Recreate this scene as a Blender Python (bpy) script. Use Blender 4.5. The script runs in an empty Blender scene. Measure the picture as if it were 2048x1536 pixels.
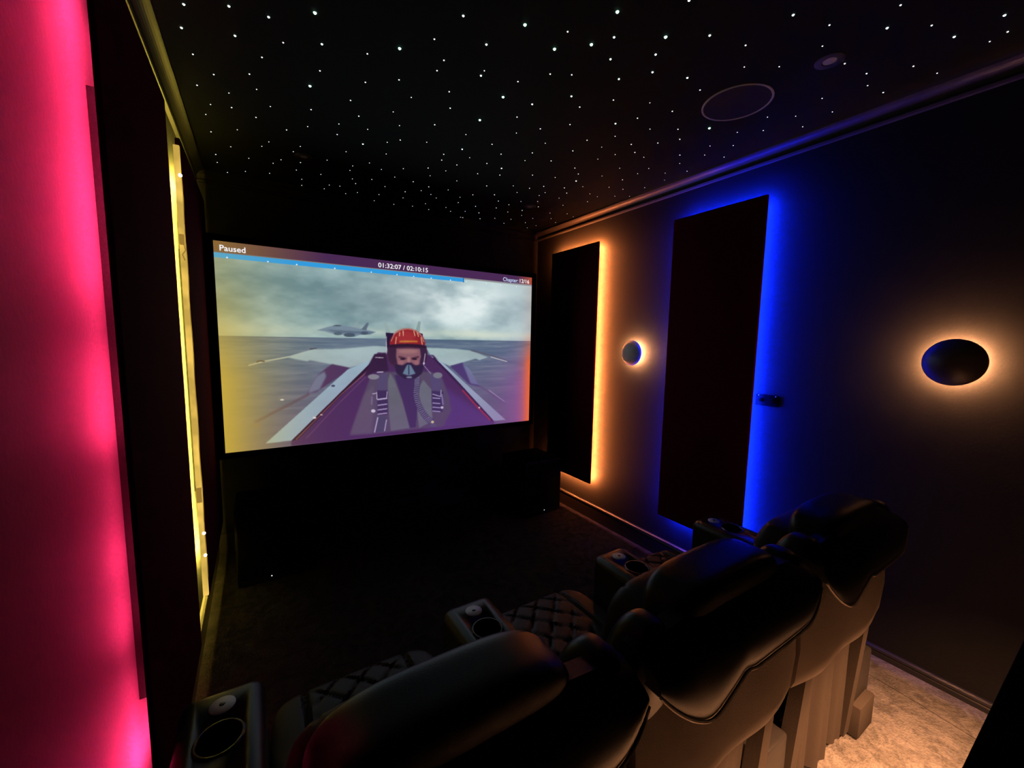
import bpy, bmesh, math, random
import numpy as np
from mathutils import Vector, Matrix
random.seed(4)
PI = math.pi
S = 1.2                      # survey units -> metres
ZF = -1.37                   # survey height of the floor (camera at 0)
def W(x, y, z): return Vector((x * S, y * S, (z - ZF) * S))

scn = bpy.context.scene
C = scn.collection
# ------------------------------------------------------------------ camera, world, exposure
yaw, pitch, roll, FPX = .5601, .1060, -.0172, 811.26
cy, sy, cp, sp = math.cos(yaw), math.sin(yaw), math.cos(pitch), math.sin(pitch)
fw = Vector((sy * cp, cy * cp, -sp)); rt = Vector((cy, -sy, 0)); dn = fw.cross(rt)
r2 = rt * math.cos(roll) + dn * math.sin(roll); d2 = -rt * math.sin(roll) + dn * math.cos(roll)
cam = bpy.data.cameras.new('camera'); co = bpy.data.objects.new('camera', cam); C.objects.link(co)
M = Matrix(((r2.x, -d2.x, -fw.x), (r2.y, -d2.y, -fw.y), (r2.z, -d2.z, -fw.z))).to_4x4()
M.translation = W(0, 0, 0)
co.matrix_world = M
cam.sensor_width = 36; cam.lens = 36 * FPX / 2048; cam.clip_start = .02; cam.clip_end = 60
scn.camera = co
wd = bpy.data.worlds.new('night'); scn.world = wd; wd.use_nodes = True
wd.node_tree.nodes['Background'].inputs[0].default_value = (.01, .011, .014, 1)
wd.node_tree.nodes['Background'].inputs[1].default_value = .02
vs = scn.view_settings
vs.view_transform = 'Standard'; vs.look = 'None'; vs.gamma = 1; vs.exposure = 0; vs.use_curve_mapping = False

# light levels (emission radiance of each LED tape)
E_BLUE = ((.002, .015, 1.0), 1450)
E_ORANGE = ((1.0, .24, .055), 1850)
E_YELLOW = ((1.0, .74, .09), 1300)
E_PINK = ((1.0, .026, .13), 900)
E_SCONCE = ((1.0, .40, .16), 820)
STEP_W = 44.0

# ------------------------------------------------------------------ materials
def srgb(r, g, b):
    f = lambda c: (c / 255 / 12.92) if c / 255 <= .04045 else ((c / 255 + .055) / 1.055) ** 2.4
    return (f(r), f(g), f(b), 1)
def mat(name, col, rough=.6, metal=0, spec=.5, bump=None, bstr=.1, vary=0, vscale=20, coat=0, sheen=0):
    m = bpy.data.materials.new(name); m.use_nodes = True
    nt = m.node_tree; b = nt.nodes['Principled BSDF']
    b.inputs['Base Color'].default_value = (*col[:3], 1); b.inputs['Roughness'].default_value = rough
    b.inputs['Metallic'].default_value = metal; b.inputs['Specular IOR Level'].default_value = spec
    b.inputs['Coat Weight'].default_value = coat; b.inputs['Sheen Weight'].default_value = sheen
    tc = nt.nodes.new('ShaderNodeTexCoord')
    if vary:
        n = nt.nodes.new('ShaderNodeTexNoise'); n.inputs['Scale'].default_value = vscale; n.inputs['Detail'].default_value = 5
        nt.links.new(tc.outputs['Object'], n.inputs['Vector'])
        mx = nt.nodes.new('ShaderNodeMix'); mx.data_type = 'RGBA'
        mx.inputs[6].default_value = (*[c * (1 - vary) for c in col[:3]], 1)
        mx.inputs[7].default_value = (*[min(1, c * (1 + vary)) for c in col[:3]], 1)
        nt.links.new(n.outputs['Fac'], mx.inputs[0]); nt.links.new(mx.outputs[2], b.inputs['Base Color'])
    if bump:
        n = nt.nodes.new('ShaderNodeTexNoise'); n.inputs['Scale'].default_value = bump; n.inputs['Detail'].default_value = 4
        nt.links.new(tc.outputs['Object'], n.inputs['Vector'])
        bp = nt.nodes.new('ShaderNodeBump'); bp.inputs['Strength'].default_value = bstr; bp.inputs['Distance'].default_value = .01
        nt.links.new(n.outputs['Fac'], bp.inputs['Height']); nt.links.new(bp.outputs['Normal'], b.inputs['Normal'])
    return m
def emis(name, col, st):
    m = bpy.data.materials.new(name); m.use_nodes = True
    nt = m.node_tree; nt.nodes.clear()
    e = nt.nodes.new('ShaderNodeEmission'); o = nt.nodes.new('ShaderNodeOutputMaterial')
    e.inputs[0].default_value = (*col, 1); e.inputs[1].default_value = st
    nt.links.new(e.outputs[0], o.inputs[0]); return m

M_wall = mat('dark_wall_paint', (.0155, .0150, .0147), .75, spec=.2, bump=90, bstr=.08, vary=.12, vscale=3)
M_front = mat('front_wall_paint', (.022, .02, .019), .8, spec=.15, bump=90, bstr=.05)
M_ceil = mat('black_ceiling_paint', (.018, .019, .019), .8, spec=.15, bump=60, bstr=.05)
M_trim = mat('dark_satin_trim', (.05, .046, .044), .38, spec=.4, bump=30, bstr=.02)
M_trimshade = mat('satin_trim_left_shade', (.006, .0057, .0055), .5, spec=.3, bump=30, bstr=.02)  # same trim paint, darkened to imitate weaker light on the left cornice
M_skirt = mat('dark_gloss_baseboard', (.03, .028, .03), .3, spec=.4, bump=30, bstr=.02)
M_maroon = mat('maroon_fabric', (.09, .006, .016), .95, spec=.02, bump=700, bstr=.3)
M_pine = mat('pine_batten', (.55, .42, .28), .7, bump=60, bstr=.2, vary=.25, vscale=12)
M_leather = mat('black_leather', (.012, .0118, .012), .36, spec=.6, bump=420, bstr=.08)
M_leather_s = mat('black_leather_soft', (.026, .022, .020), .5, spec=.4, bump=420, bstr=.08)
M_cloth = mat('brown_backing_cloth', (.20, .165, .14), .9, spec=.1, bump=400, bstr=.3, vary=.15, vscale=8)
M_pipe = mat('leather_piping', (.5, .42, .36), .45, spec=.4, bump=200, bstr=.1)  # pale colour imitates the sheen along the hem
M_silver = mat('brushed_silver', (.80, .80, .82), .5, metal=.2, bump=300, bstr=.05)
M_chrome = mat('dark_chrome_ring', (.10, .10, .105), .25, metal=1, bump=300, bstr=.02)
M_blackpl = mat('black_plastic', (.0008, .0008, .0008), .5, spec=.04, bump=200, bstr=.05)
M_frame = mat('black_velvet_frame', (.004, .004, .004), .95, spec=.05, bump=500, bstr=.2)
M_sub = mat('black_ash_cabinet', (.010, .010, .011), .5, spec=.25, bump=120, bstr=.15)
M_plaster = mat('painted_sconce_plaster', (.8, .78, .68), .45, spec=.4, bump=80, bstr=.1)
M_sdark = mat('dark_bronze_sconce', (.06, .05, .055), .35, spec=.5, bump=80, bstr=.05)
M_ring = mat('pale_grille_ring', (.7, .66, .64), .6, bump=200, bstr=.05)
M_grille = mat('dark_speaker_grille', (.02, .02, .022), .7, bump=900, bstr=.5)
M_lens = mat('downlight_lens', (.85, .84, .84), .3, spec=.6, bump=100, bstr=.02)
M_spot = mat('downlight_rim', (.10, .10, .10), .4, bump=100, bstr=.02)
L_blue = emis('blue_led', *E_BLUE); L_orange = emis('orange_led', *E_ORANGE)
L_yellow = emis('yellow_led', *E_YELLOW); L_pink = emis('pink_led', *E_PINK); L_sconce = emis('warm_led', *E_SCONCE)
L_step = emis('warm_tape', (1, .5, .24), 3)
L_star = [emis('star_glow_%s' % n, c, s) for n, c, s in (('small', (.95, 1, .98), 2.2), ('middle', (.75, 1, .88), 4), ('large', (.45, 1, .68), 6))]
L_ledw = emis('hot_led', (1, .82, .45), 20)
L_stby = emis('standby_led', (.8, .9, 1), 1.2)

def uneven(m, scale, lo, hi):
    nt = m.node_tree; e = [n for n in nt.nodes if n.type == 'EMISSION'][0]; base = e.inputs[1].default_value
    tc = nt.nodes.new('ShaderNodeTexCoord'); n = nt.nodes.new('ShaderNodeTexNoise'); n.inputs['Scale'].default_value = scale; n.inputs['Detail'].default_value = 2
    mr = nt.nodes.new('ShaderNodeMapRange'); mr.inputs['From Min'].default_value = .38; mr.inputs['From Max'].default_value = .60
    mr.inputs['To Min'].default_value = base * lo; mr.inputs['To Max'].default_value = base * hi
    nt.links.new(tc.outputs['Object'], n.inputs['Vector']); nt.links.new(n.outputs['Fac'], mr.inputs['Value']); nt.links.new(mr.outputs[0], e.inputs[1])
uneven(L_pink, 3.2, .06, 1.25)
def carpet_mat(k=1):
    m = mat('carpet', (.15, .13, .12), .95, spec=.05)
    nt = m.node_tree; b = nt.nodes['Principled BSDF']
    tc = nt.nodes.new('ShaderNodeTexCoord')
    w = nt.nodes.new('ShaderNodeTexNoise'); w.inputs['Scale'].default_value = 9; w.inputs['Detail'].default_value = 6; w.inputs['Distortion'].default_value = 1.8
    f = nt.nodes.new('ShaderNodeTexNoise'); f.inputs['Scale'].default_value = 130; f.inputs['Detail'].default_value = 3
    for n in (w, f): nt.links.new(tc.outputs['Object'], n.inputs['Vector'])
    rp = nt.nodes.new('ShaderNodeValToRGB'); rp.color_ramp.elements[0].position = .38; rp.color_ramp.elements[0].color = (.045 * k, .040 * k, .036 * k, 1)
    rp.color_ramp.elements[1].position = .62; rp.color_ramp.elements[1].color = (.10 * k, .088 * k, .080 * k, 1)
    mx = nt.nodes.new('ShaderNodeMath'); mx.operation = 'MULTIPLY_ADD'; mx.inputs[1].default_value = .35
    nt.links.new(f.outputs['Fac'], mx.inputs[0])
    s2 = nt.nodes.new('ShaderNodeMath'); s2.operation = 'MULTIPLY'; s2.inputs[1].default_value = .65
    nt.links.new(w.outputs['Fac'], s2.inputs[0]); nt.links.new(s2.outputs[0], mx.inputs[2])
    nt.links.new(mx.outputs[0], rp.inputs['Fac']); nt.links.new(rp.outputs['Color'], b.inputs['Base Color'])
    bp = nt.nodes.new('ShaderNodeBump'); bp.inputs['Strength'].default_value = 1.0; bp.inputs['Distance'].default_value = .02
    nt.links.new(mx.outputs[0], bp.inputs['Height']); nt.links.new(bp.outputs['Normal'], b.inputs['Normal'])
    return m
M_carpet = carpet_mat(.5); M_platform = carpet_mat(2.4)  # one carpet; the platform copy is lightened to imitate warm lamp light
M_skirtcloth = mat('skirt_cloth_shaded', (.06, .048, .04), .9, spec=.05, bump=400, bstr=.3)  # backing cloth darkened to imitate shade low on the chair backs
M_counter = mat('black_counter_laminate', (.003, .003, .003), .8, spec=.05, bump=150, bstr=.1)
L_edgeglow = emis('gold_edge_glow', (.72, .46, .085), 1.0); uneven(L_edgeglow, 9, .8, 1.3)  # gold light on the panel edge, made as an added emissive strip
L_clip = emis('clip_painted_glow', (.42, .24, .04), .8)  # lit plastic imitated by a dim emission
M_stepc = mat('black_step_carpet', (.006, .006, .006), .97, spec=.02, bump=150, bstr=.4)

# ------------------------------------------------------------------ mesh helpers (all in survey units; origin passed to build)
def box(bm, x0, x1, y0, y1, z0, z1, bev=0, seg=2):
    vs_ = [bm.verts.new((x, y, z)) for z in (z0, z1) for y in (y0, y1) for x in (x0, x1)]
    fs = [(0, 2, 3, 1), (4, 5, 7, 6), (0, 1, 5, 4), (2, 6, 7, 3), (0, 4, 6, 2), (1, 3, 7, 5)]
    F = [bm.faces.new([vs_[i] for i in f]) for f in fs]
    if bev:
        es = list({e for f in F for e in f.edges})
        bmesh.ops.bevel(bm, geom=es, offset=bev, segments=seg, affect='EDGES', profile=.5)
def tube(bm, pts, r, n=8, closed=False):
    pts = [Vector(p) for p in pts]; k = len(pts); rings = []
    up = Vector((0, 0, 1))
    for i, p in enumerate(pts):
        a = pts[(i - 1) % k] if (closed or i) else p; b = pts[(i + 1) % k] if (closed or i < k - 1) else p
        t = (b - a).normalized(); u = t.cross(up)
        if u.length < 1e-3: u = t.cross(Vector((1, 0, 0)))
        u.normalize(); v = t.cross(u)
        rings.append([bm.verts.new(p + (u * math.cos(j * 2 * PI / n) + v * math.sin(j * 2 * PI / n)) * r) for j in range(n)])
    for i in range(k if closed else k - 1):
        A, B = rings[i], rings[(i + 1) % k]
        for j in range(n): bm.faces.new((A[j], A[(j + 1) % n], B[(j + 1) % n], B[j]))
    if not closed:
        bm.faces.new(rings[0][::-1]); bm.faces.new(rings[-1])
def lathe(bm, c, axis, prof, n=40):
    """prof: list of (radius, distance along axis)"""
    ax = Vector(axis).normalized(); u = ax.orthogonal().normalized(); v = ax.cross(u); c = Vector(c); rings = []
    for r, h in prof:
        if r < 1e-6: rings.append([bm.verts.new(c + ax * h)])
        else: rings.append([bm.verts.new(c + ax * h + (u * math.cos(j * 2 * PI / n) + v * math.sin(j * 2 * PI / n)) * r) for j in range(n)])
    for A, B in zip(rings, rings[1:]):
        for j in range(n):
            a, b = (A[j % len(A)], A[(j + 1) % len(A)]), (B[j % len(B)], B[(j + 1) % len(B)])
            q = [a[0], a[1], b[1], b[0]]; qq = []
            for w in q:
                if w not in qq: qq.append(w)
            if len(qq) > 2: bm.faces.new(qq)
def cushion(bm, c, h, p=5, n=16, fn=None):
    """puffy rounded box: centre c, half sizes h; fn(unit vector, point) -> point"""
    grid = {}
    def vert(k):
        if k not in grid:
            q = Vector([t / n * 2 - 1 for t in k])
            q = Vector([math.sin(t * PI / 4) / math.sin(PI / 4) for t in q])
            l = sum(abs(t) ** p for t in q) ** (1 / p); q = q / l
            P = Vector((c[0] + q.x * h[0], c[1] + q.y * h[1], c[2] + q.z * h[2]))
            grid[k] = bm.verts.new(fn(q, P) if fn else P)
        return grid[k]
    for ax in range(3):
        for s in (0, n):
            for i in range(n):
                for j in range(n):
                    ks = []
                    for a, b in ((0, 0), (1, 0), (1, 1), (0, 1)):
                        k = [0, 0, 0]; k[ax] = s; k[(ax + 1) % 3] = i + a; k[(ax + 2) % 3] = j + b; ks.append(tuple(k))
                    if s == 0: ks.reverse()
                    bm.faces.new([vert(k) for k in ks])
def prism(bm, poly, axis, a, b):
    """extrude 2D polygon (other two axes in order) between a and b along axis"""
    def P(t, q):
        l = list(q); l.insert(axis, t); return l
    A = [bm.verts.new(P(a, q)) for q in poly]; B = [bm.verts.new(P(b, q)) for q in poly]; n = len(poly)
    bm.faces.new(A); bm.faces.new(B[::-1])
    for i in range(n): bm.faces.new((A[i], B[i], B[(i + 1) % n], A[(i + 1) % n]))
def obj(name, bm, m, parent=None, org=None, smooth=False):
    """org: survey origin the bmesh coordinates are relative to for top-level objects; children inherit parent's origin"""
    if parent is not None: org = parent_org[parent.name]
    org = Vector(org if org is not None else (0, 0, ZF))
    bmesh.ops.remove_doubles(bm, verts=bm.verts, dist=1e-6)
    bmesh.ops.recalc_face_normals(bm, faces=bm.faces)
    for v in bm.verts: v.co = (v.co - org) * S
    me = bpy.data.meshes.new(name); bm.to_mesh(me); bm.free()
    me.materials.append(m)
    if smooth:
        for p in me.polygons: p.use_smooth = True
        try: me.set_sharp_from_angle(angle=math.radians(38))
        except Exception: pass
    o = bpy.data.objects.new(name, me); C.objects.link(o)
    if parent is not None: o.parent = parent
    else: o.location = W(*org)
    parent_org[o.name] = org
    return o
parent_org = {}
def thing(name, org, label, cat, group=None):
    o = bpy.data.objects.new(name, None); C.objects.link(o); o.location = W(*org); o.empty_display_size = .05
    parent_org[o.name] = Vector(org); tag(o, label, cat, group); return o
def tag(o, label, cat, group=None):
    o['label'] = label; o['category'] = cat
    if group: o['group'] = group
    return o
def struct(name, bm, m, label=None, parent=None, smooth=False):
    o = obj(name, bm, m, parent, smooth=smooth)
    if parent is None: o['kind'] = 'structure'
    if label: o['label'] = label
    return o
def B(*a, **k):
    bm = bmesh.new(); box(bm, *a, **k); return bm

# ------------------------------------------------------------------ the room
XL, XR, YF, YB, ZC, ZP, YS, ZS = -.27, 2.16, 3.05, -1.7, .945, -1.29, .18, -1.13
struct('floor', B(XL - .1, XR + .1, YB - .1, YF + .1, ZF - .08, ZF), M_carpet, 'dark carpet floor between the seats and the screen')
struct('ceiling', B(XL - .1, XR + .1, YB - .1, YF + .1, ZC, ZC + .08), M_ceil, 'black painted ceiling with a star field')
struct('wall_left', B(XL - .1, XL, YB, YF, ZF, ZC), M_wall, 'dark left wall lit pink and yellow')
struct('wall_right', B(XR, XR + .1, YB, YF, ZF, ZC), M_wall, 'dark right wall lit orange and blue')
struct('wall_front', B(XL - .1, XR + .1, YF, YF + .1, ZF, ZC), M_front, 'black wall behind the projection screen')
struct('wall_back', B(XL - .1, XR + .1, YB - .1, YB, ZF, ZC), M_wall)
# low seating platform (carpeted) and the black step behind the seats
def platform():
    bm = bmesh.new()
    box(bm, XL, XR, YB, 1.22, ZF, ZP, bev=.006)
    return bm
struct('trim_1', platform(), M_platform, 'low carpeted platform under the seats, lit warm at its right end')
# seam across the platform carpet is a shallow welt
bm = bmesh.new(); tube(bm, [(1.965, .16, ZP), (1.975, .24, ZP), (1.99, .35, ZP), (1.998, .45, ZP), (2.0, .56, ZP - .0005)], .0012, 6)
tag(obj('carpet_seam', bm, M_carpet), 'thin seam line along the warm lit carpet at the lower right', 'seam')
# cornices
def cornice(side):
    bm = bmesh.new(); s = 1 if side == 'right' else -1; X = XR if s > 0 else XL
    pr = [(0, .882), (.014, .884), (.017, .892), (.014, .899), (.010, .902)]
    for i in range(9):
        a = i / 8 * PI / 2; pr.append((.012 + (1 - math.cos(a)) * .036, .903 + math.sin(a) * .034))
    pr += [(.054, .938), (.056, ZC), (0, ZC)]
    prism(bm, [(X - s * a, 0) for a, b in pr][:0] or [(X - s * a, b) for a, b in pr], 1, YB, YF)
    return bm
def cornice_front():
    bm = bmesh.new(); pr = [(0, .882), (.014, .884), (.017, .892), (.010, .902), (.02, .925), (.048, .937), (.056, ZC), (0, ZC)]
    prism(bm, [(YF - a, b) for a, b in pr], 0, XL, XR); return bm
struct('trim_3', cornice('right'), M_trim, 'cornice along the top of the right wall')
struct('trim_4', cornice('left'), M_trimshade, 'cornice along the top of the left wall')
struct('trim_5', cornice_front(), M_front)
def skirt(side):
    bm = bmesh.new(); s = 1 if side == 'right' else -1; X = XR if s > 0 else XL
    pr = [(0, ZF), (.015, ZF), (.015, -1.272), (.012, -1.268), (.017, -1.262), (.015, -1.254), (.008, -1.250), (0, -1.249)]
    prism(bm, [(X - s * a, b) for a, b in pr], 1, YB, YF); return bm
struct('baseboard_right', skirt('right'), M_skirt, 'baseboard along the right wall catching orange and blue light')
bl = struct('baseboard_left', skirt('left'), M_skirt, 'baseboard along the left wall')
M_bead = mat('satin_bead_highlight', (.16, .145, .13), .4, spec=.4, bump=30, bstr=.02)  # lighter colour imitates light caught along the baseboard's top edge
bm = bmesh.new(); prism(bm, [(XL, -1.2488), (XL + .008, -1.2498), (XL + .0165, -1.2538), (XL + .0165, -1.2495), (XL + .008, -1.2455), (XL, -1.2445)], 1, YB, YF)
obj('top_bead', bm, M_bead, bl)
struct('baseboard_front', B(XL, XR, YF - .015, YF, ZF, -1.25), M_skirt)

# ------------------------------------------------------------------ backlit acoustic panels
def panel(side, y0, y1, z0, z1, led, label, depth=.060, thick=.016, i2=.025, near=None, far=None, bat=None):
    s = 1 if side == 'right' else -1; X = XR if s > 0 else XL
    f = X - s * depth; bk = f + s * thick                 # front face, back face
    xs = lambda a, b: (min(a, b), max(a, b))
    t = thing('acoustic_panel', (X, (y0 + y1) / 2, z0), label, 'wall panel', 'backlit fabric wall panels')
    obj('fabric_board', B(*xs(f, bk), y0, y1, z0, z1, bev=.005, seg=3), M_maroon, t, smooth=True)
    near = i2 if near is None else near
    ins = max(i2, near) + .035
    bm = bmesh.new()
    for a in ((y0 + ins, y0 + ins + .02, z0 + ins, z1 - ins), (y1 - .12, y1 - .10, z0 + ins, z1 - ins)): box(bm, *xs(bk, X), *a)
    for a in ((z0 + ins, z0 + ins + .02), (z1 - ins - .02, z1 - ins)): box(bm, *xs(bk, X), y0 + ins + .02, y1 - .12, *a)
    obj('batten_frame', bm, bat or M_frame, t)
    # LED tape on the back of the board, inside its edge, facing the wall
    x2 = bk + s * .0004; x3 = bk + s * .001; w = .008; ya = y0 + near; yb = y1 - (far or .03)
    bm = bmesh.new(); box(bm, *xs(x2, x3), ya, ya + w, z0 + i2, z1 - i2)
    if far: box(bm, *xs(x2, x3), yb - w, yb, z0 + i2, z1 - i2)
    for a, b in ((z0 + i2, z0 + i2 + w), (z1 - i2 - w, z1 - i2)): box(bm, *xs(x2, x3), ya + w, yb - (w if far else 0), a, b)
    obj('led_tape', bm, led, t)
    return t, f, bk
panel('right', 2.215, 2.76, -1.075, .72, L_orange, 'maroon wall panel glowing orange beside the screen on the right wall')
panel('right', 1.075, 1.595, -1.075, .72, L_blue, 'tall maroon wall panel glowing blue beside the switch plate', far=.07)
panel('left', .99, 1.655, -1.06, .70, L_pink, 'near left wall panel glowing pink at the photo edge', depth=.0655, thick=.010, near=.17, i2=.05)
pb, pf, pbk = panel('left', 1.935, 2.72, -1.04, .70, L_yellow, 'left wall panel glowing yellow beside the screen', depth=.066, near=.30, i2=.05)
# loose tape, connector and bright single LEDs along the yellow panel's near edge; the lit edge itself is an added emissive strip
bm = bmesh.new()
box(bm, XL + .046, XL + .064, 1.921, 1.934, -1.03, .67, bev=.002)
obj('edge_glow', bm, L_edgeglow, pb)
bm = bmesh.new()
pts = [(XL + .0655 + .001 * math.sin(i * .9), 1.918 - .003 * abs(math.sin(i * 1.3 + .4)), -.95 + i * .04) for i in range(39)]
tube(bm, pts, .0014, 6); obj('loose_wire', bm, L_clip, pb, smooth=True)
bm = bmesh.new(); box(bm, XL + .047, XL + .062, 1.912, 1.921, .325, .362, bev=.002)
tube(bm, [(XL + .060, 1.914, .327), (XL + .064, 1.910, .305), (XL + .054, 1.913, .29), (XL + .060, 1.916, .27)], .0022, 6)
obj('tape_connector', bm, L_clip, pb)
bm = bmesh.new(); prism(bm, [(1.914, -.585), (1.921, -.585), (1.921, -.645)], 0, XL + .046, XL + .063)
obj('tape_tab', bm, L_clip, pb)
for (y, z) in ((1.921, .567), (1.921, -.77), (1.921, -.86)):
    bm = bmesh.new(); lathe(bm, (XL + .062, y, z), (0, -1, 0), [(0, 0), (.0055, 0), (.0055, .003), (.0035, .006), (0, .0068)], 14)
    obj('led_bulb', bm, L_ledw, pb)

# ------------------------------------------------------------------ wall sconces
def sconce(yc, zc, m, label, st):
    t = thing('wall_sconce', (XR, yc, zc - .085), label, 'wall light', 'round eclipse wall lights')
    bm = bmesh.new(); r = .0845
    prof = [(0, .074), (.02, .072), (.04, .067), (.06, .058), (.074, .049), (.082, .041), (r, .036), (r - .002, .033), (.078, .032), (0, .032)]
    lathe(bm, (XR, yc, zc), (-1, 0, 0), prof, 56); obj('disc', bm, m, t, smooth=True)
    bm = bmesh.new(); lathe(bm, (XR, yc, zc), (-1, 0, 0), [(0, 0), (.035, 0), (.035, .032), (0, .032)], 32); obj('wall_mount', bm, M_plaster, t, smooth=True)
    bm = bmesh.new(); lathe(bm, (XR, yc, zc), (-1, 0, 0), [(.050, .0315), (.060, .0315), (.060, .028), (.050, .028), (.050, .0315)], 48)
    obj('led_ring', bm, L_sconce, t)
sconce(.396, -.05, M_sdark, 'large dark round wall light with a glowing halo at the far right', 1)
sconce(1.888, -.067, M_plaster, 'small round wall light between the orange and blue panels', 1)

# ------------------------------------------------------------------ switch plate
t = thing('switch_plate', (XR, 1.028, -.305), 'black double switch plate on the blue lit wall', 'light switch')
obj('plate', B(XR - .008, XR, .976, 1.082, -.304, -.246, bev=.003), M_blackpl, t, smooth=True)
for y in (1.054, 1.002):
    bm = bmesh.new(); lathe(bm, (XR - .008, y, -.275), (-1, 0, 0), [(0, 0), (.0105, 0), (.0105, .0015), (.009, .003), (.008, .010), (0, .0105)], 24)
    obj('dimmer_knob', bm, M_blackpl, t, smooth=True)
for y in (1.068, .988):
    for z in (-.252,):
        bm = bmesh.new(); lathe(bm, (XR - .008, y, z), (-1, 0, 0), [(.0025, 0), (.002, .001), (0, .0015)], 10); obj('screw', bm, M_silver, t)

# ------------------------------------------------------------------ ceiling fittings
t = thing('ceiling_speaker', (1.638, .985, ZC), 'large round speaker with a pale rim in the ceiling', 'speaker')
bm = bmesh.new(); lathe(bm, (1.638, .985, ZC), (0, 0, -1), [(.118, 0), (.126, 0), (.126, .003), (.1215, .0045), (.118, .003), (.118, 0)], 72); obj('rim', bm, M_ring, t, smooth=True)
bm = bmesh.new(); lathe(bm, (1.638, .985, ZC), (0, 0, -1), [(0, 0), (.118, 0), (.118, .002), (0, .003)], 72); obj('grille', bm, M_grille, t, smooth=True)
for x, y, lab in ((.247, 2.497, 'small recessed downlight in the ceiling left of the screen centre'),
                  (1.672, 2.468, 'small recessed downlight in the ceiling above the right end of the screen'),
                  (1.655, .684, 'small recessed downlight near the round ceiling speaker')):
    t = thing('downlight', (x, y, ZC), lab, 'ceiling light', 'recessed downlights')
    bm = bmesh.new(); lathe(bm, (x, y, ZC), (0, 0, -1), [(.020, 0), (.042, 0), (.042, .002), (.036, .005), (.022, .003), (.020, 0)], 36); obj('rim', bm, M_spot, t, smooth=True)
    bm = bmesh.new(); lathe(bm, (x, y, ZC), (0, 0, -1), [(0, 0), (.020, 0), (.019, .002), (0, .005)], 24); obj('lens', bm, M_lens, t, smooth=True)

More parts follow.
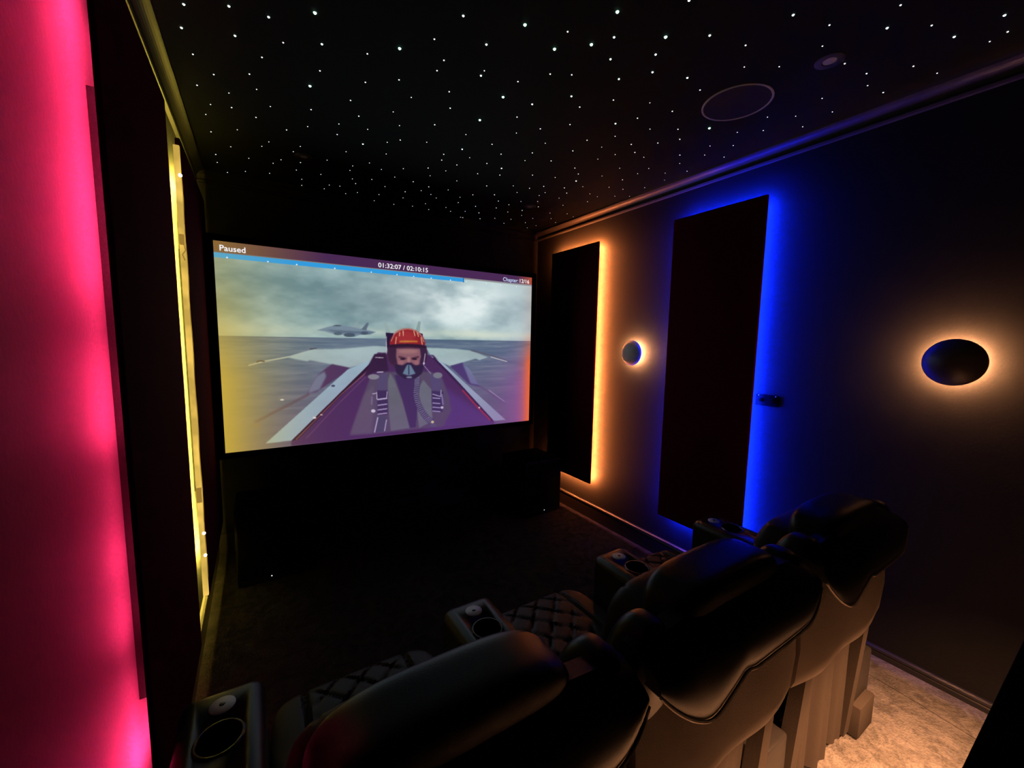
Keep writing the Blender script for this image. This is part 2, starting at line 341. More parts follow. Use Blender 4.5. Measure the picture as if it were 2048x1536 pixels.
# ------------------------------------------------------------------ star ceiling: fibre ends, places read off one by one
def unproj(u, v, z):
    d = r2 * ((u - 1024) / FPX) + d2 * ((v - 768) / FPX) + fw
    k = z / d.z; return d.x * k, d.y * k
STARS = [  # (zoom origin x, zoom origin y, zoom factor, [(x, y, size class)...])
 (340, 0, 3.268, [(90,30,2),(75,183,2),(385,42,2),(425,235,2),(645,113,2),(947,85,3),(740,280,1),(993,290,2),(150,356,1),(601,376,1),(980,464,1),(286,488,1),(519,485,1),
  (177,558,1),(566,585,0),(915,563,3),(385,609,0),(265,684,0),(403,704,1),(656,697,0),(234,749,0),(562,768,1),(922,717,1),(268,862,1),(440,849,0),(762,850,1),(900,828,0),
  (1104,811,0),(1093,880,1),(1234,760,1),(1180,657,1),(1277,539,1),(1290,353,1),(1501,318,3),(1497,523,1),(1577,638,0),(1459,732,0),(1292,846,0),(1500,822,0),(397,960,0),
  (600,957,0),(646,928,0),(852,958,0),(806,992,0),(299,1010,1),(309,1062,0),(515,1035,0),(674,1068,0),(726,1045,0),(853,1063,0),(1027,1047,0),(1151,992,0),(1261,942,2),
  (1420,931,0),(1505,916,1),(1413,1007,0),(376,1128,0),(361,1168,0),(493,1121,0),(651,1133,0),(554,1185,0),(660,1192,0),(826,1112,0),(861,1172,0),(861,1212,0),(758,1221,0),
  (986,1141,0),(1041,1210,0),(1008,1234,0),(1015,1266,0),(1110,1217,0),(1176,1115,0),(1194,1085,0),(1304,1066,0),(1382,1108,0),(1192,1170,0),(1213,1200,0),(1319,1173,0),
  (1225,1259,0),(1148,1266,0),(1405,1220,0),(1366,1272,0),(1335,1312,0),(1258,1323,0),(1469,1158,0),(1525,1103,0),(1590,1188,1),(1537,1254,1),(1523,1294,0),(1642,1246,0),
  (1463,1336,0),(1585,1348,0),(1580,1384,0)]),
 (850, 0, 3.2, [(245,103,2),(640,160,3),(913,204,1),(1231,77,3),(1690,4,2),(60,252,1),(393,286,2),(1210,240,2),(1540,238,3),(1822,228,2),(1065,286,3),(829,315,3),(1187,380,2),
  (1476,350,2),(121,387,1),(77,453,1),(380,454,0),(358,485,2),(801,475,1),(939,480,1),(1456,463,2),(595,523,1),(1241,507,2),(1679,499,2),(155,588,1),(500,622,3),(937,617,2),
  (1760,577,1),(1206,641,1),(686,668,2),(1439,659,0),(161,693,1),(990,686,1),(1583,713,1),(351,769,3),(589,750,1),(1360,757,1),(1219,792,2),(62,799,1),(928,798,1),(738,825,1),
  (1440,827,0),(1619,828,1),(1820,821,3),(262,862,0),(585,852,0),(1217,873,0),(1037,898,1),(11,911,0),(429,924,1),(770,917,0),(1490,916,1),(1631,892,1),(1320,925,1),(1131,942,0),
  (1824,935,0),(238,956,2),(946,966,1),(120,988,1),(487,987,1),(687,979,1),(286,1010,0),(107,1025,1),(1217,990,0),(1343,976,1),(1400,1007,0),(1631,993,1),(1790,993,0),(1914,1006,0),
  (640,1028,0),(807,1030,1),(1106,1019,0),(1630,1047,0),(204,1056,1),(396,1047,1),(20,1076,1),(490,1078,2),(959,1076,1),(1246,1077,0),(1432,1079,0),(133,1094,0),(337,1112,1),
  (479,1121,1),(688,1121,1),(981,1114,1),(1361,1112,0),(1537,1108,0),(1677,1096,0),(33,1125,0),(833,1136,0),(1133,1127,0),(967,1159,2),(204,1158,0),(1264,1151,1),(1533,1153,0),
  (24,1196,1),(395,1190,1),(565,1190,0),(760,1193,1),(669,1205,1),(1010,1195,0),(892,1203,1),(1178,1199,0),(1406,1202,0),(148,1216,0),(1267,1212,0),(589,1232,0),(769,1233,0),
  (907,1236,1),(38,1245,0),(306,1247,1),(445,1247,1),(731,1252,0),(1055,1241,0),(1103,1259,0),(1215,1256,0),(1309,1257,0),(72,1268,0),(224,1263,0),(858,1268,0),(213,1297,0),
  (470,1287,1),(614,1290,0),(721,1290,0),(1040,1291,0),(3,1304,0),(324,1321,1),(456,1331,1),(537,1311,0),(883,1314,0),(725,1324,1),(134,1328,0),(24,1341,0),(622,1347,1),
  (164,1353,0),(257,1353,0),(345,1363,1),(800,1364,0),(910,1368,0),(530,1357,0),(619,1379,0),(59,1370,0),(228,1391,0),(242,1393,0),(352,1400,1),(447,1397,0),(550,1404,0),
  (690,1398,0),(807,1400,0),(949,1388,0),(330,1431,0),(416,1436,0),(505,1429,0),(642,1425,0),(836,1424,0),(711,1445,0),(654,1458,0),(552,1471,0),(649,1482,0),(779,1467,0),(723,1490,0)]),
 (1380, 0, 3.066, [(633,93,2),(1291,33,1),(1929,95,2),(855,155,1),(1209,173,2),(1482,157,1),(1620,227,2),(1948,196,1),(1838,256,0),(341,279,1),(812,284,0),(333,412,0),(547,410,0),
  (949,391,1),(1370,407,1),(1083,452,1),(1515,450,0),(1089,526,0),(1185,568,1),(321,541,0),(810,604,0),(475,719,0),(648,713,0),(873,687,0),(691,778,0),(449,801,0),(290,812,0),
  (123,896,0),(265,893,0),(91,952,0),(208,964,0)]),
]
NEARY = 1.55
sp = []
seen = []
for ox, oy, k, L in STARS:
    for x, y, c in L:
        u, v = ox + x / k, oy + y / k
        if any(abs(u - a) < 3.5 and abs(v - b) < 3.5 for a, b in seen): continue
        seen.append((u, v)); X, Y = unproj(u, v, ZC - .001)
        if X < XR - .058 and Y < YF - .06: sp.append((X, Y, c))
sp.sort(key=lambda s: s[0] ** 2 + s[1] ** 2)
proto_star = {}
RS = (.0020, .0025, .0034, .0048)
for i, (X, Y, c) in enumerate(sp[:300]):
    nm = 'ceiling_star_light'
    lab = ('pinpoint white star light set in the black ceiling', 'pinpoint white star light set in the black ceiling',
           'medium bright greenish star light set in the black ceiling', 'largest and brightest green-white star light set in the black ceiling')[c]
    if c not in proto_star:
        bm = bmesh.new(); r = RS[c]
        lathe(bm, (0, 0, 0), (0, 0, -1), [(r, 0), (r * .9, r * .35), (r * .55, r * .7), (0, r * .85)], 8)
        o = obj(nm, bm, L_star[max(0, c - 1)], org=(0, 0, 0), smooth=True); proto_star[c] = o
    else:
        o = proto_star[c].copy(); C.objects.link(o)
    o.location = W(X, Y, ZC - .0002)
    tag(o, lab, 'star light', ('small ceiling stars', 'small ceiling stars', 'medium ceiling stars', 'large ceiling stars')[c])
if len(sp) > 300:
    bm = bmesh.new()
    for X, Y, c in sp[300:]:
        r = RS[c]; lathe(bm, (X, Y, ZC - .0002), (0, 0, -1), [(r, 0), (r * .9, r * .35), (r * .55, r * .7), (0, r * .85)], 8)
    o = obj('distant_star_lights', bm, L_star[0], smooth=True); o['kind'] = 'stuff'
    tag(o, 'remaining tiny star lights in the ceiling above the screen', 'star lights')

# ------------------------------------------------------------------ projection screen with its paused picture
SX0, SX1, SZ0, SY = -.164, 1.7429, -.6058, 2.5281
SW = SX1 - SX0; SH = SW * 9 / 16; SZ1 = SZ0 + SH
def homog(src, dst):
    A = []; b = []
    for (x, y), (u, v) in zip(src, dst):
        A += [[x, y, 1, 0, 0, 0, -u * x, -u * y], [0, 0, 0, x, y, 1, -v * x, -v * y]]; b += [u, v]
    h = np.linalg.solve(np.array(A, float), np.array(b, float)); return np.append(h, 1).reshape(3, 3)
HM = homog([(18, 62), (1936, 282), (1921, 1143), (95, 1345)], [(0, 0), (1, 0), (1, 1), (0, 1)])
def picture():
    w, h = 1280, 720
    U, V = np.meshgrid((np.arange(w) + .5) / w, (np.arange(h) + .5) / h)
    rs = np.random.RandomState(3)
    def noise(nx, ny, oct=5, sx=1, sy=1):
        out = np.zeros((h, w)); amp = 1; tot = 0
        for o in range(oct):
            gx, gy = int(nx * 2 ** o) + 2, int(ny * 2 ** o) + 2; g = rs.rand(gy + 1, gx + 1)
            fx = U * (gx - 1); fy = V * (gy - 1); ix = fx.astype(int); iy = fy.astype(int); tx = fx - ix; ty = fy - iy
            tx = tx * tx * (3 - 2 * tx); ty = ty * ty * (3 - 2 * ty)
            out += amp * ((g[iy, ix] * (1 - tx) + g[iy, ix + 1] * tx) * (1 - ty) + (g[iy + 1, ix] * (1 - tx) + g[iy + 1, ix + 1] * tx) * ty); tot += amp; amp *= .55
        return out / tot
    c = lambda *a: np.array(a, float)
    img = np.zeros((h, w, 3))
    def lerp(a, b, t): return a + (b - a) * np.clip(t, 0, 1)[..., None]
    HZ = .435
    # sky
    n1 = noise(4, 4); n2 = noise(7, 9, 5); cl = np.clip((n1 * .6 + n2 * .5 - .36) * 3.2, 0, 1)
    t = np.exp(-(((U - .68) / .24) ** 2 + ((V - .20) / .17) ** 2))
    sky = lerp(c(108, 140, 148)[None, None], c(178, 205, 206)[None, None], cl)
    sky = lerp(sky, c(232, 243, 243)[None, None], t * (.55 + .8 * cl))
    sky = lerp(sky, c(96, 118, 128)[None, None], np.exp(-(((U - .42) / .16) ** 2 + ((V - .22) / .13) ** 2)) * .55 * (1 - cl * .6))
    hb = np.exp(-((V - HZ + .035) / .028) ** 2) * (.35 + .65 * n2)
    sky = lerp(sky, c(216, 226, 208)[None, None], hb * (.5 + .6 * (U > .3) * np.clip((U - .3) * 3, 0, 1)))
    sky = lerp(sky, c(185, 200, 205)[None, None], np.clip((U - .78) * 3, 0, .6))
    # sea
    ws = noise(6, 60, 4); ws2 = noise(20, 120, 3)
    sea = lerp(c(84, 104, 128)[None, None], c(118, 132, 150)[None, None], (ws * .6 + ws2 * .4 - .35) * 2.6)
    sea = lerp(sea, c(100, 84, 112)[None, None], (V - HZ - .08) * 1.5)
    img = np.where((V < HZ)[..., None], sky, sea)
    def pt(x, y):
        q = HM @ np.array([x, y, 1]); return q[0] / q[2], q[1] / q[2]
    def mask(pts, soft=1.0):
        P = [pt(*p) for p in pts]; ins = np.zeros((h, w), bool); n = len(P); xs = [p[0] for p in P]; ys = [p[1] for p in P]
        for i in range(n):
            x1, y1 = P[i]; x2, y2 = P[(i + 1) % n]
            if abs(y2 - y1) < 1e-9: continue
            cr = ((y1 > V) != (y2 > V)) & (U < (x2 - x1) * (V - y1) / (y2 - y1) + x1); ins ^= cr
        m = ins.astype(float)
        if soft:
            k = 2 * max(1, round(soft)) + 1
            for _ in range(2):
                m = sum(np.roll(m, s, 0) for s in range(-(k // 2), k // 2 + 1)) / k
                m = sum(np.roll(m, s, 1) for s in range(-(k // 2), k // 2 + 1)) / k
        return m
    def poly(pts, col, a=1.0, soft=1.0, tex=0):
        nonlocal img
        m = mask(pts, soft) * a; cc = np.array(col, float)[None, None] * (1 + tex * (n2 - .5))[..., None]
        img = img * (1 - m[..., None]) + cc * m[..., None]
    def ell(cx_, cy_, rx, ry, col, a=1.0, soft=1.0, a0=0, a1=2 * PI, **k):
        poly([(cx_ + rx * math.cos(a0 + (a1 - a0) * i / 40), cy_ + ry * math.sin(a0 + (a1 - a0) * i / 40)) for i in range(41)], col, a, soft, **k)
    def line(pts, wd_, col, a=1.0, soft=.5):
        for (x1, y1), (x2, y2) in zip(pts, pts[1:]):
            L = math.hypot(x2 - x1, y2 - y1) or 1; nx, ny = -(y2 - y1) / L * wd_ / 2, (x2 - x1) / L * wd_ / 2
            poly([(x1 + nx, y1 + ny), (x2 + nx, y2 + ny), (x2 - nx, y2 - ny), (x1 - nx, y1 - ny)], col, a, soft)
    # the other jet
    poly([(645, 602), (705, 583), (735, 576), (760, 570), (790, 570), (830, 578), (905, 590), (1000, 612), (960, 626), (900, 630), (870, 642), (815, 640), (800, 628), (740, 622), (690, 608)], (118, 138, 156))
    poly([(735, 577), (760, 569), (795, 571), (780, 578)], (70, 84, 98))
    poly([(868, 584), (876, 548), (886, 550), (908, 594)], (140, 160, 168)); poly([(910, 597), (944, 556), (956, 558), (940, 602)], (92, 108, 126))
    poly([(700, 598), (860, 606), (990, 613), (960, 626), (760, 618)], (84, 102, 124), .8, 2); ell(840, 630, 34, 12, (70, 86, 104)); ell(770, 622, 26, 9, (82, 98, 116)); ell(930, 618, 22, 10, (72, 86, 106))
    # far tail fins, wings, rails and cockpit of the near jet
    poly([(1043, 546), (1058, 546), (1090, 618), (1060, 624)], (150, 172, 172)); poly([(1254, 546), (1268, 548), (1262, 610), (1236, 604)], (138, 160, 160))
    line([(232, 815), (330, 790), (480, 762), (640, 716)], 9, (176, 186, 182)); line([(280, 796), (300, 786), (330, 792)], 8, (60, 52, 66)); line([(600, 716), (645, 712)], 8, (70, 70, 90))
    poly([(990, 696), (1070, 700), (1065, 760), (960, 800), (838, 828), (600, 782), (588, 790), (470, 768), (560, 735), (640, 716), (800, 712)], (160, 180, 184), 1, 1.5, .25)
    poly([(1300, 706), (1480, 712), (1570, 722), (1675, 762), (1622, 780), (1600, 770), (1445, 816), (1340, 770)], (160, 182, 184), 1, 1.5, .25)
    line([(1570, 720), (1690, 750), (1795, 785)], 8, (92, 92, 108)); line([(1690, 760), (1790, 788)], 5, (200, 208, 205))
    poly([(735, 806), (842, 828), (800, 868), (640, 975), (585, 985), (610, 930), (640, 880), (700, 830)], (78, 52, 92), 1, 2); poly([(600, 950), (640, 880), (690, 850), (700, 880), (660, 960), (590, 985)], (120, 135, 160), .8, 3)
    line([(600, 985), (480, 1050), (400, 1090), (270, 1160)], 16, (84, 60, 80), .6, 2); ell(280, 1180, 28, 16, (120, 100, 90), .5, 3); ell(435, 1022, 12, 5, (230, 225, 215))
    poly([(1445, 816), (1520, 795), (1600, 900), (1625, 940), (1560, 925)], (74, 58, 110), 1, 2); poly([(1520, 800), (1560, 830), (1620, 930), (1570, 920)], (120, 130, 165), .8, 3)
    line([(1620, 935), (1700, 985), (1780, 1045)], 12, (96, 80, 120), .7, 2); line([(1680, 960), (1775, 1030)], 4, (200, 195, 215), .8)
    poly([(490, 1270), (960, 800), (1010, 735), (1345, 750), (1712, 1146), (1712, 1185), (490, 1320)], (72, 42, 88), 1, 1.5)  # purple includes room light lifting the screen's blacks
    poly([(1345, 900), (1712, 1146), (1712, 1190), (1300, 1240)], (86, 58, 130), .7, 14)
    poly([(335, 1286), (830, 838), (1000, 768), (965, 800), (492, 1268)], (156, 184, 200), 1, 1.2, .15)
    poly([(1322, 750), (1400, 795), (1782, 1140), (1712, 1146), (1440, 850)], (156, 176, 196), 1, 1.2, .15)
    poly([(494, 1268), (960, 806), (985, 800), (530, 1262)], (44, 22, 40)); line([(520, 1262), (640, 1140), (800, 980), (960, 840)], 5, (170, 100, 96), .7); line([(580, 1255), (760, 1060), (940, 880)], 6, (110, 66, 110), .7)
    line([(1345, 765), (1500, 925), (1700, 1145)], 12, (52, 30, 66)); line([(1520, 960), (1600, 1050), (1690, 1142)], 10, (170, 44, 66), .9); ell(630, 1130, 11, 6, (245, 235, 235)); ell(672, 1112, 8, 4, (220, 190, 190)); ell(742, 937, 12, 6, (60, 60, 90)); ell(1622, 1066, 6, 5, (240, 220, 220))
    poly([(990, 745), (1060, 740), (1075, 850), (1000, 850), (930, 880), (960, 800)], (52, 30, 62), 1, 2); line([(995, 765), (1045, 767)], 5, (190, 180, 190))
    poly([(1058, 616), (1105, 618), (1100, 700), (1075, 740), (1065, 700)], (40, 24, 58)); poly([(1255, 616), (1281, 622), (1280, 700), (1262, 690)], (40, 24, 58)); line([(1062, 640), (1062, 745)], 4, (190, 190, 200))
    # pilot
    poly([(845, 1232), (870, 1150), (930, 980), (965, 885), (1060, 852), (1330, 850), (1395, 880), (1440, 1000), (1455, 1085), (1405, 1180), (1000, 1225)], (84, 74, 98), 1, 3)
    poly([(845, 1232), (930, 990), (985, 930), (985, 1080), (975, 1222)], (98, 88, 106), .8, 5)
    poly([(1085, 860), (1110, 900), (1160, 1030), (1205, 1190), (1090, 1207), (1068, 1000), (1072, 900)], (104, 110, 116), 1, 2, .2)
    poly([(1285, 900), (1335, 960), (1340, 1150), (1260, 1190), (1245, 1060), (1250, 960)], (108, 116, 124), 1, 2, .2)
    poly([(1110, 870), (1250, 870), (1255, 1000), (1240, 1185), (1205, 1190), (1160, 1020)], (62, 44, 88), 1, 2)
    poly([(1012, 865), (1068, 860), (1068, 965), (1010, 965)], (82, 74, 108), 1, 1.5); poly([(1325, 860), (1385, 880), (1400, 975), (1338, 965)], (82, 74, 112), 1, 1.5)
    ell(985, 882, 34, 16, (132, 132, 142)); ell(1372, 872, 28, 18, (120, 122, 134)); line([(1005, 855), (1045, 852)], 7, (180, 176, 196))
    poly([(1006, 965), (1072, 962), (1072, 1110), (1010, 1115)], (58, 44, 82), 1, 1.5); poly([(1336, 965), (1405, 970), (1402, 1092), (1338, 1090)], (58, 46, 88), 1, 1.5)
    for dy in (0, 34, 62, 88):
        line([(1010, 1020 + dy), (1068, 1012 + dy)], 7, (176, 170, 200)); line([(1340, 1008 + dy * .9), (1388, 1012 + dy * .9)], 6, (172, 168, 204))
    line([(1004, 972), (1006, 1018), (1064, 1010), (1068, 968)], 4, (210, 208, 226)); line([(1340, 985), (1390, 1000), (1392, 960)], 4, (210, 208, 226)); line([(978, 985), (1006, 980)], 5, (200, 196, 214))
    line([(976, 1000), (974, 1050)], 8, (120, 112, 148)); ell(984, 1088, 13, 10, (226, 222, 232)); ell(1398, 1066, 9, 8, (214, 210, 230)); line([(1396, 985), (1404, 1050)], 9, (130, 124, 168))
    poly([(1010, 1120), (1066, 1118), (1052, 1212), (990, 1218)], (70, 70, 96), 1, 1.5); line([(1012, 1125), (992, 1218)], 7, (205, 202, 220)); line([(1064, 1140), (1052, 1210)], 6, (190, 188, 210))
    hose = [(1248, 885), (1246, 930), (1240, 985), (1252, 1040), (1276, 1090), (1308, 1132), (1342, 1158)]
    line(hose, 34, (58, 50, 84), 1, 2)
    for i in range(30):
        f = i / 29 * (len(hose) - 1); j = min(int(f), len(hose) - 2); f -= j; a, b_ = hose[j], hose[j + 1]
        x, y = a[0] + (b_[0] - a[0]) * f, a[1] + (b_[1] - a[1]) * f; L = math.hypot(b_[0] - a[0], b_[1] - a[1]); nx, ny = -(b_[1] - a[1]) / L * 15, (b_[0] - a[0]) / L * 15
        line([(x - nx, y - ny), (x + nx, y + ny)], 4, (150, 152, 176), .85)
    ell(1341, 1154, 9, 8, (235, 222, 150)); ell(1345, 1172, 20, 10, (90, 86, 118), .9)
    # helmet, face, mask
    ell(1188, 745, 122, 105, (74, 40, 66), 1, 2); ell(1104, 745, 30, 62, (58, 34, 62), 1, 3); ell(1278, 745, 28, 60, (58, 34, 66), 1, 3)
    ell(1188, 690, 108, 100, (142, 34, 44), 1, 1.5, PI, 2 * PI); ell(1176, 640, 60, 40, (168, 52, 58), .7, 8)
    ell(1188, 690, 108, 100, (150, 130, 96), .0)
    for x0, y0, x1, y1 in ((1122, 640, 1116, 688), (1142, 612, 1140, 636), (1162, 602, 1164, 636), (1226, 602, 1234, 636), (1246, 612, 1256, 640), (1270, 642, 1278, 688)):
        line([(x0, y0), (x1, y1)], 5, (226, 196, 150), .9)
    line([(1090, 668), (1110, 622), (1150, 598), (1190, 592), (1232, 600), (1270, 630), (1288, 672)], 5, (196, 150, 130), .8)
    line([(1140, 668), (1250, 668)], 9, (214, 160, 60), .75, 1.5)          # plain stripe in place of a name
    poly([(1078, 690), (1120, 684), (1190, 682), (1260, 686), (1304, 696), (1302, 708), (1190, 700), (1082, 706)], (48, 24, 48))
    poly([(1122, 712), (1264, 712), (1270, 760), (1256, 815), (1220, 840), (1160, 840), (1132, 812), (1120, 760)], (138, 92, 104), 1, 2)
    ell(1192, 728, 60, 14, (164, 116, 118), .8, 4); line([(1136, 760), (1182, 772)], 9, (62, 34, 54), .9, 1.5); line([(1258, 760), (1212, 772)], 9, (62, 34, 54), .9, 1.5)
    ell(1160, 774, 15, 6, (46, 26, 46)); ell(1232, 774, 15, 6, (46, 26, 46)); ell(1197, 782, 9, 22, (176, 124, 122), .8, 3); ell(1150, 795, 18, 10, (168, 112, 116), .7, 4); ell(1244, 795, 16, 10, (168, 112, 116), .7, 4)
    poly([(1110, 805), (1160, 812), (1185, 796), (1212, 796), (1236, 812), (1290, 806), (1276, 862), (1236, 893), (1170, 893), (1124, 862)], (44, 32, 62), 1, 1.5)
    poly([(1186, 810), (1208, 810), (1238, 862), (1206, 872), (1188, 872), (1160, 862)], (104, 130, 152), 1, 1.5); line([(1197, 812), (1197, 868)], 7, (54, 54, 84)); ell(1200, 884, 18, 6, (120, 128, 150))
    line([(1296, 740), (1286, 812)], 4, (196, 190, 206)); ell(1288, 800, 6, 6, (200, 196, 216)); line([(1290, 815), (1330, 862)], 4, (150, 146, 180))
    # room LED spill painted into the picture: yellow left, purple low, orange right
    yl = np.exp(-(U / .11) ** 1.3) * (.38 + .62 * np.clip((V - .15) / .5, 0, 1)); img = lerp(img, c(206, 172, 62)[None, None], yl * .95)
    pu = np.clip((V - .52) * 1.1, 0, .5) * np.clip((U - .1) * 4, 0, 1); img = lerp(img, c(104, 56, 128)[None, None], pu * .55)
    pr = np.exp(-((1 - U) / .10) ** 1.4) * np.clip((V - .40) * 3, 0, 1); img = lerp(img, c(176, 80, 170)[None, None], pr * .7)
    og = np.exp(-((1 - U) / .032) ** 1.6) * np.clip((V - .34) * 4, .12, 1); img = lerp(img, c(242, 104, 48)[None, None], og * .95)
    # on-screen display
    top = lerp(c(140, 104, 56)[None, None], c(74, 42, 84)[None, None], (U - .02) * 4); top = lerp(top, c(196, 84, 48)[None, None], (U - .93) * 13)  # wall LED spill painted into both ends of the bar
    img = np.where((V < .048)[..., None], top, img)
    gb = (V >= .048) & (V < .058); img = np.where(gb[..., None], lerp(c(128, 116, 104)[None, None], c(150, 152, 158)[None, None], U), img)
    bb = (V >= .053) & (V < .0745) & (U < .709); img = np.where(bb[..., None], lerp(c(96, 170, 200)[None, None], c(52, 158, 226)[None, None], U * 5), img)
    kn = (V >= .049) & (V < .078) & (abs(U - .709) < .002); img[kn] = (30, 110, 190)
    for u in (.028, .12, .19, .29, .395, .475, .53, .59, .66, .72, .80, .86, .93):
        d = ((U - u) * w) ** 2 + ((V - .0715) * h) ** 2; img[d < 7] = (225, 240, 245)
    return np.clip(img, 0, 255)
def screen():
    t = thing('projection_screen', ((SX0 + SX1) / 2, SY, SZ0 - .045), 'wide framed projection screen showing a paused film', 'screen')
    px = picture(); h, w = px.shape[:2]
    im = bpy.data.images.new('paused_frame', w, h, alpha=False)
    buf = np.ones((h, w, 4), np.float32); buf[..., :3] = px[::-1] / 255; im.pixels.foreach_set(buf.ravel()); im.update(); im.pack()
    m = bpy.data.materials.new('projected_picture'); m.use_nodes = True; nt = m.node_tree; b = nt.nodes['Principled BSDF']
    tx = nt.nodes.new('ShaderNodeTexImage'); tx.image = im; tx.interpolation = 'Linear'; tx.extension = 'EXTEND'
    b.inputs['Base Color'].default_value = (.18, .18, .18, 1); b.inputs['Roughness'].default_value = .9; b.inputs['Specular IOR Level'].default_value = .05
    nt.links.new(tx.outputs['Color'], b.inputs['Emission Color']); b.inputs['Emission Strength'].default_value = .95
    bm = bmesh.new()
    q = [bm.verts.new(p) for p in ((SX0, SY, SZ0), (SX1, SY, SZ0), (SX1, SY, SZ1), (SX0, SY, SZ1))]
    q2 = [bm.verts.new(p) for p in ((SX0, SY + .006, SZ0), (SX1, SY + .006, SZ0), (SX1, SY + .006, SZ1), (SX0, SY + .006, SZ1))]
    bm.faces.new(q); bm.faces.new(q2[::-1])
    for i in range(4): bm.faces.new((q[i], q2[i], q2[(i + 1) % 4], q[(i + 1) % 4]))
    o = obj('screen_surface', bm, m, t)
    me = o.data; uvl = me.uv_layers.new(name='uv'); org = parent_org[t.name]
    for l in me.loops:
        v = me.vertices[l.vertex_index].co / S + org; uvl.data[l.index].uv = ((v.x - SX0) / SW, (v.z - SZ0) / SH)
    fwid = .030; d0, d1 = SY - .016, SY + .03
    for x0, x1, z0, z1 in ((SX0 - fwid, SX0, SZ0 - fwid, SZ1 + fwid), (SX1, SX1 + fwid, SZ0 - fwid, SZ1 + fwid), (SX0, SX1, SZ1, SZ1 + fwid), (SX0, SX1, SZ0 - fwid, SZ0)):
        obj('frame_rail', B(x0, x1, d0, d1, z0, z1, bev=.003), M_frame, t, smooth=True)
    bm = bmesh.new(); box(bm, SX0, SX1, SY + .008, SY + .012, SZ0, SZ1); obj('backing_cloth', bm, M_frame, t)
    for x in (.12, 1.46):
        obj('wall_bracket', B(x, x + .05, SY + .03, YF, .30, .34), M_frame, t); obj('wall_bracket', B(x, x + .05, SY + .03, YF, -.55, -.51), M_frame, t)
    L_txt = emis('caption_white', (.93, .93, .95), 1.0)
    L_txb = emis('caption_grey_blue', (.55, .66, .9), 1.1)
    def text(s, u, v, hgt, mt, width=.1, bold=.0):
        cu = bpy.data.curves.new('caption', 'FONT'); cu.body = s; cu.size = 1; cu.offset = bold; cu.resolution_u = 3; cu.extrude = .0
        to = bpy.data.objects.new('caption_tmp', cu); C.objects.link(to); dg = bpy.context.evaluated_depsgraph_get(); dg.update()
        me = bpy.data.meshes.new_from_object(to.evaluated_get(dg)); bpy.data.objects.remove(to)
        xs = [q.co.x for q in me.vertices]; x0, x1 = min(xs), max(xs); k = hgt * SH / .73
        wfac = width * SW / ((x1 - x0) * k); X0 = SX0 + u * SW; Z0 = SZ1 - v * SH
        for q in me.vertices:
            p = Vector((X0 + (q.co.x - x0) * k * wfac, SY - .0012, Z0 + q.co.y * k)); q.co = (p - parent_org[t.name]) * S
        me.materials.clear(); me.materials.append(mt); o2 = bpy.data.objects.new('caption', me); C.objects.link(o2); o2.parent = t; parent_org[o2.name] = parent_org[t.name]
    text('Paused', .013, .0425, .027, L_txt, width=.0565, bold=.012)
    text('01:32:07 / 02:10:15', .4165, .0405, .026, L_txt, width=.162, bold=.008)
    text('12/16', .944, .0425, .026, L_txt, width=.0435, bold=.010)
    text('Chapter:', .870, .0425, .0255, L_txb, width=.067, bold=.003)
screen()

# ------------------------------------------------------------------ subwoofers
def sub(x0, x1, y0, y1, z1, led, label):
    t = thing('subwoofer', ((x0 + x1) / 2, (y0 + y1) / 2, ZF), label, 'speaker', 'black subwoofers under the screen')
    obj('cabinet', B(x0, x1, y0, y1, ZF + .012, z1, bev=.006, seg=3), M_sub, t, smooth=True)
    xc, zc = (x0 + x1) / 2, (ZF + z1) / 2 + .02
    obj('cloth_grille', B(x0 + .012, x1 - .012, y0 - .008, y0 - .0005, ZF + .045, z1 - .012, bev=.003), M_frame, t, smooth=True)
    for sx in (x0 + .03, x1 - .03):
        for yy in (y0 + .03, y1 - .03):
            bm = bmesh.new(); lathe(bm, (sx, yy, ZF), (0, 0, 1), [(0, 0), (.014, 0), (.016, .012), (0, .012)], 14); obj('foot', bm, M_blackpl, t, smooth=True)
    bm = bmesh.new(); lathe(bm, (led[0], y0 + .0005, ZF + .034), (0, -1, 0), [(.0035, 0), (.003, .0015), (0, .002)], 10); obj('power_led', bm, L_stby, t)
sub(-.145, .185, 2.53, 2.86, -.93, (.015, -1.335), 'black subwoofer on the floor under the left end of the screen')
sub(1.70, 2.045, 2.49, 2.84, -.93, (1.885, -1.325), 'black subwoofer on the floor in the right front corner')

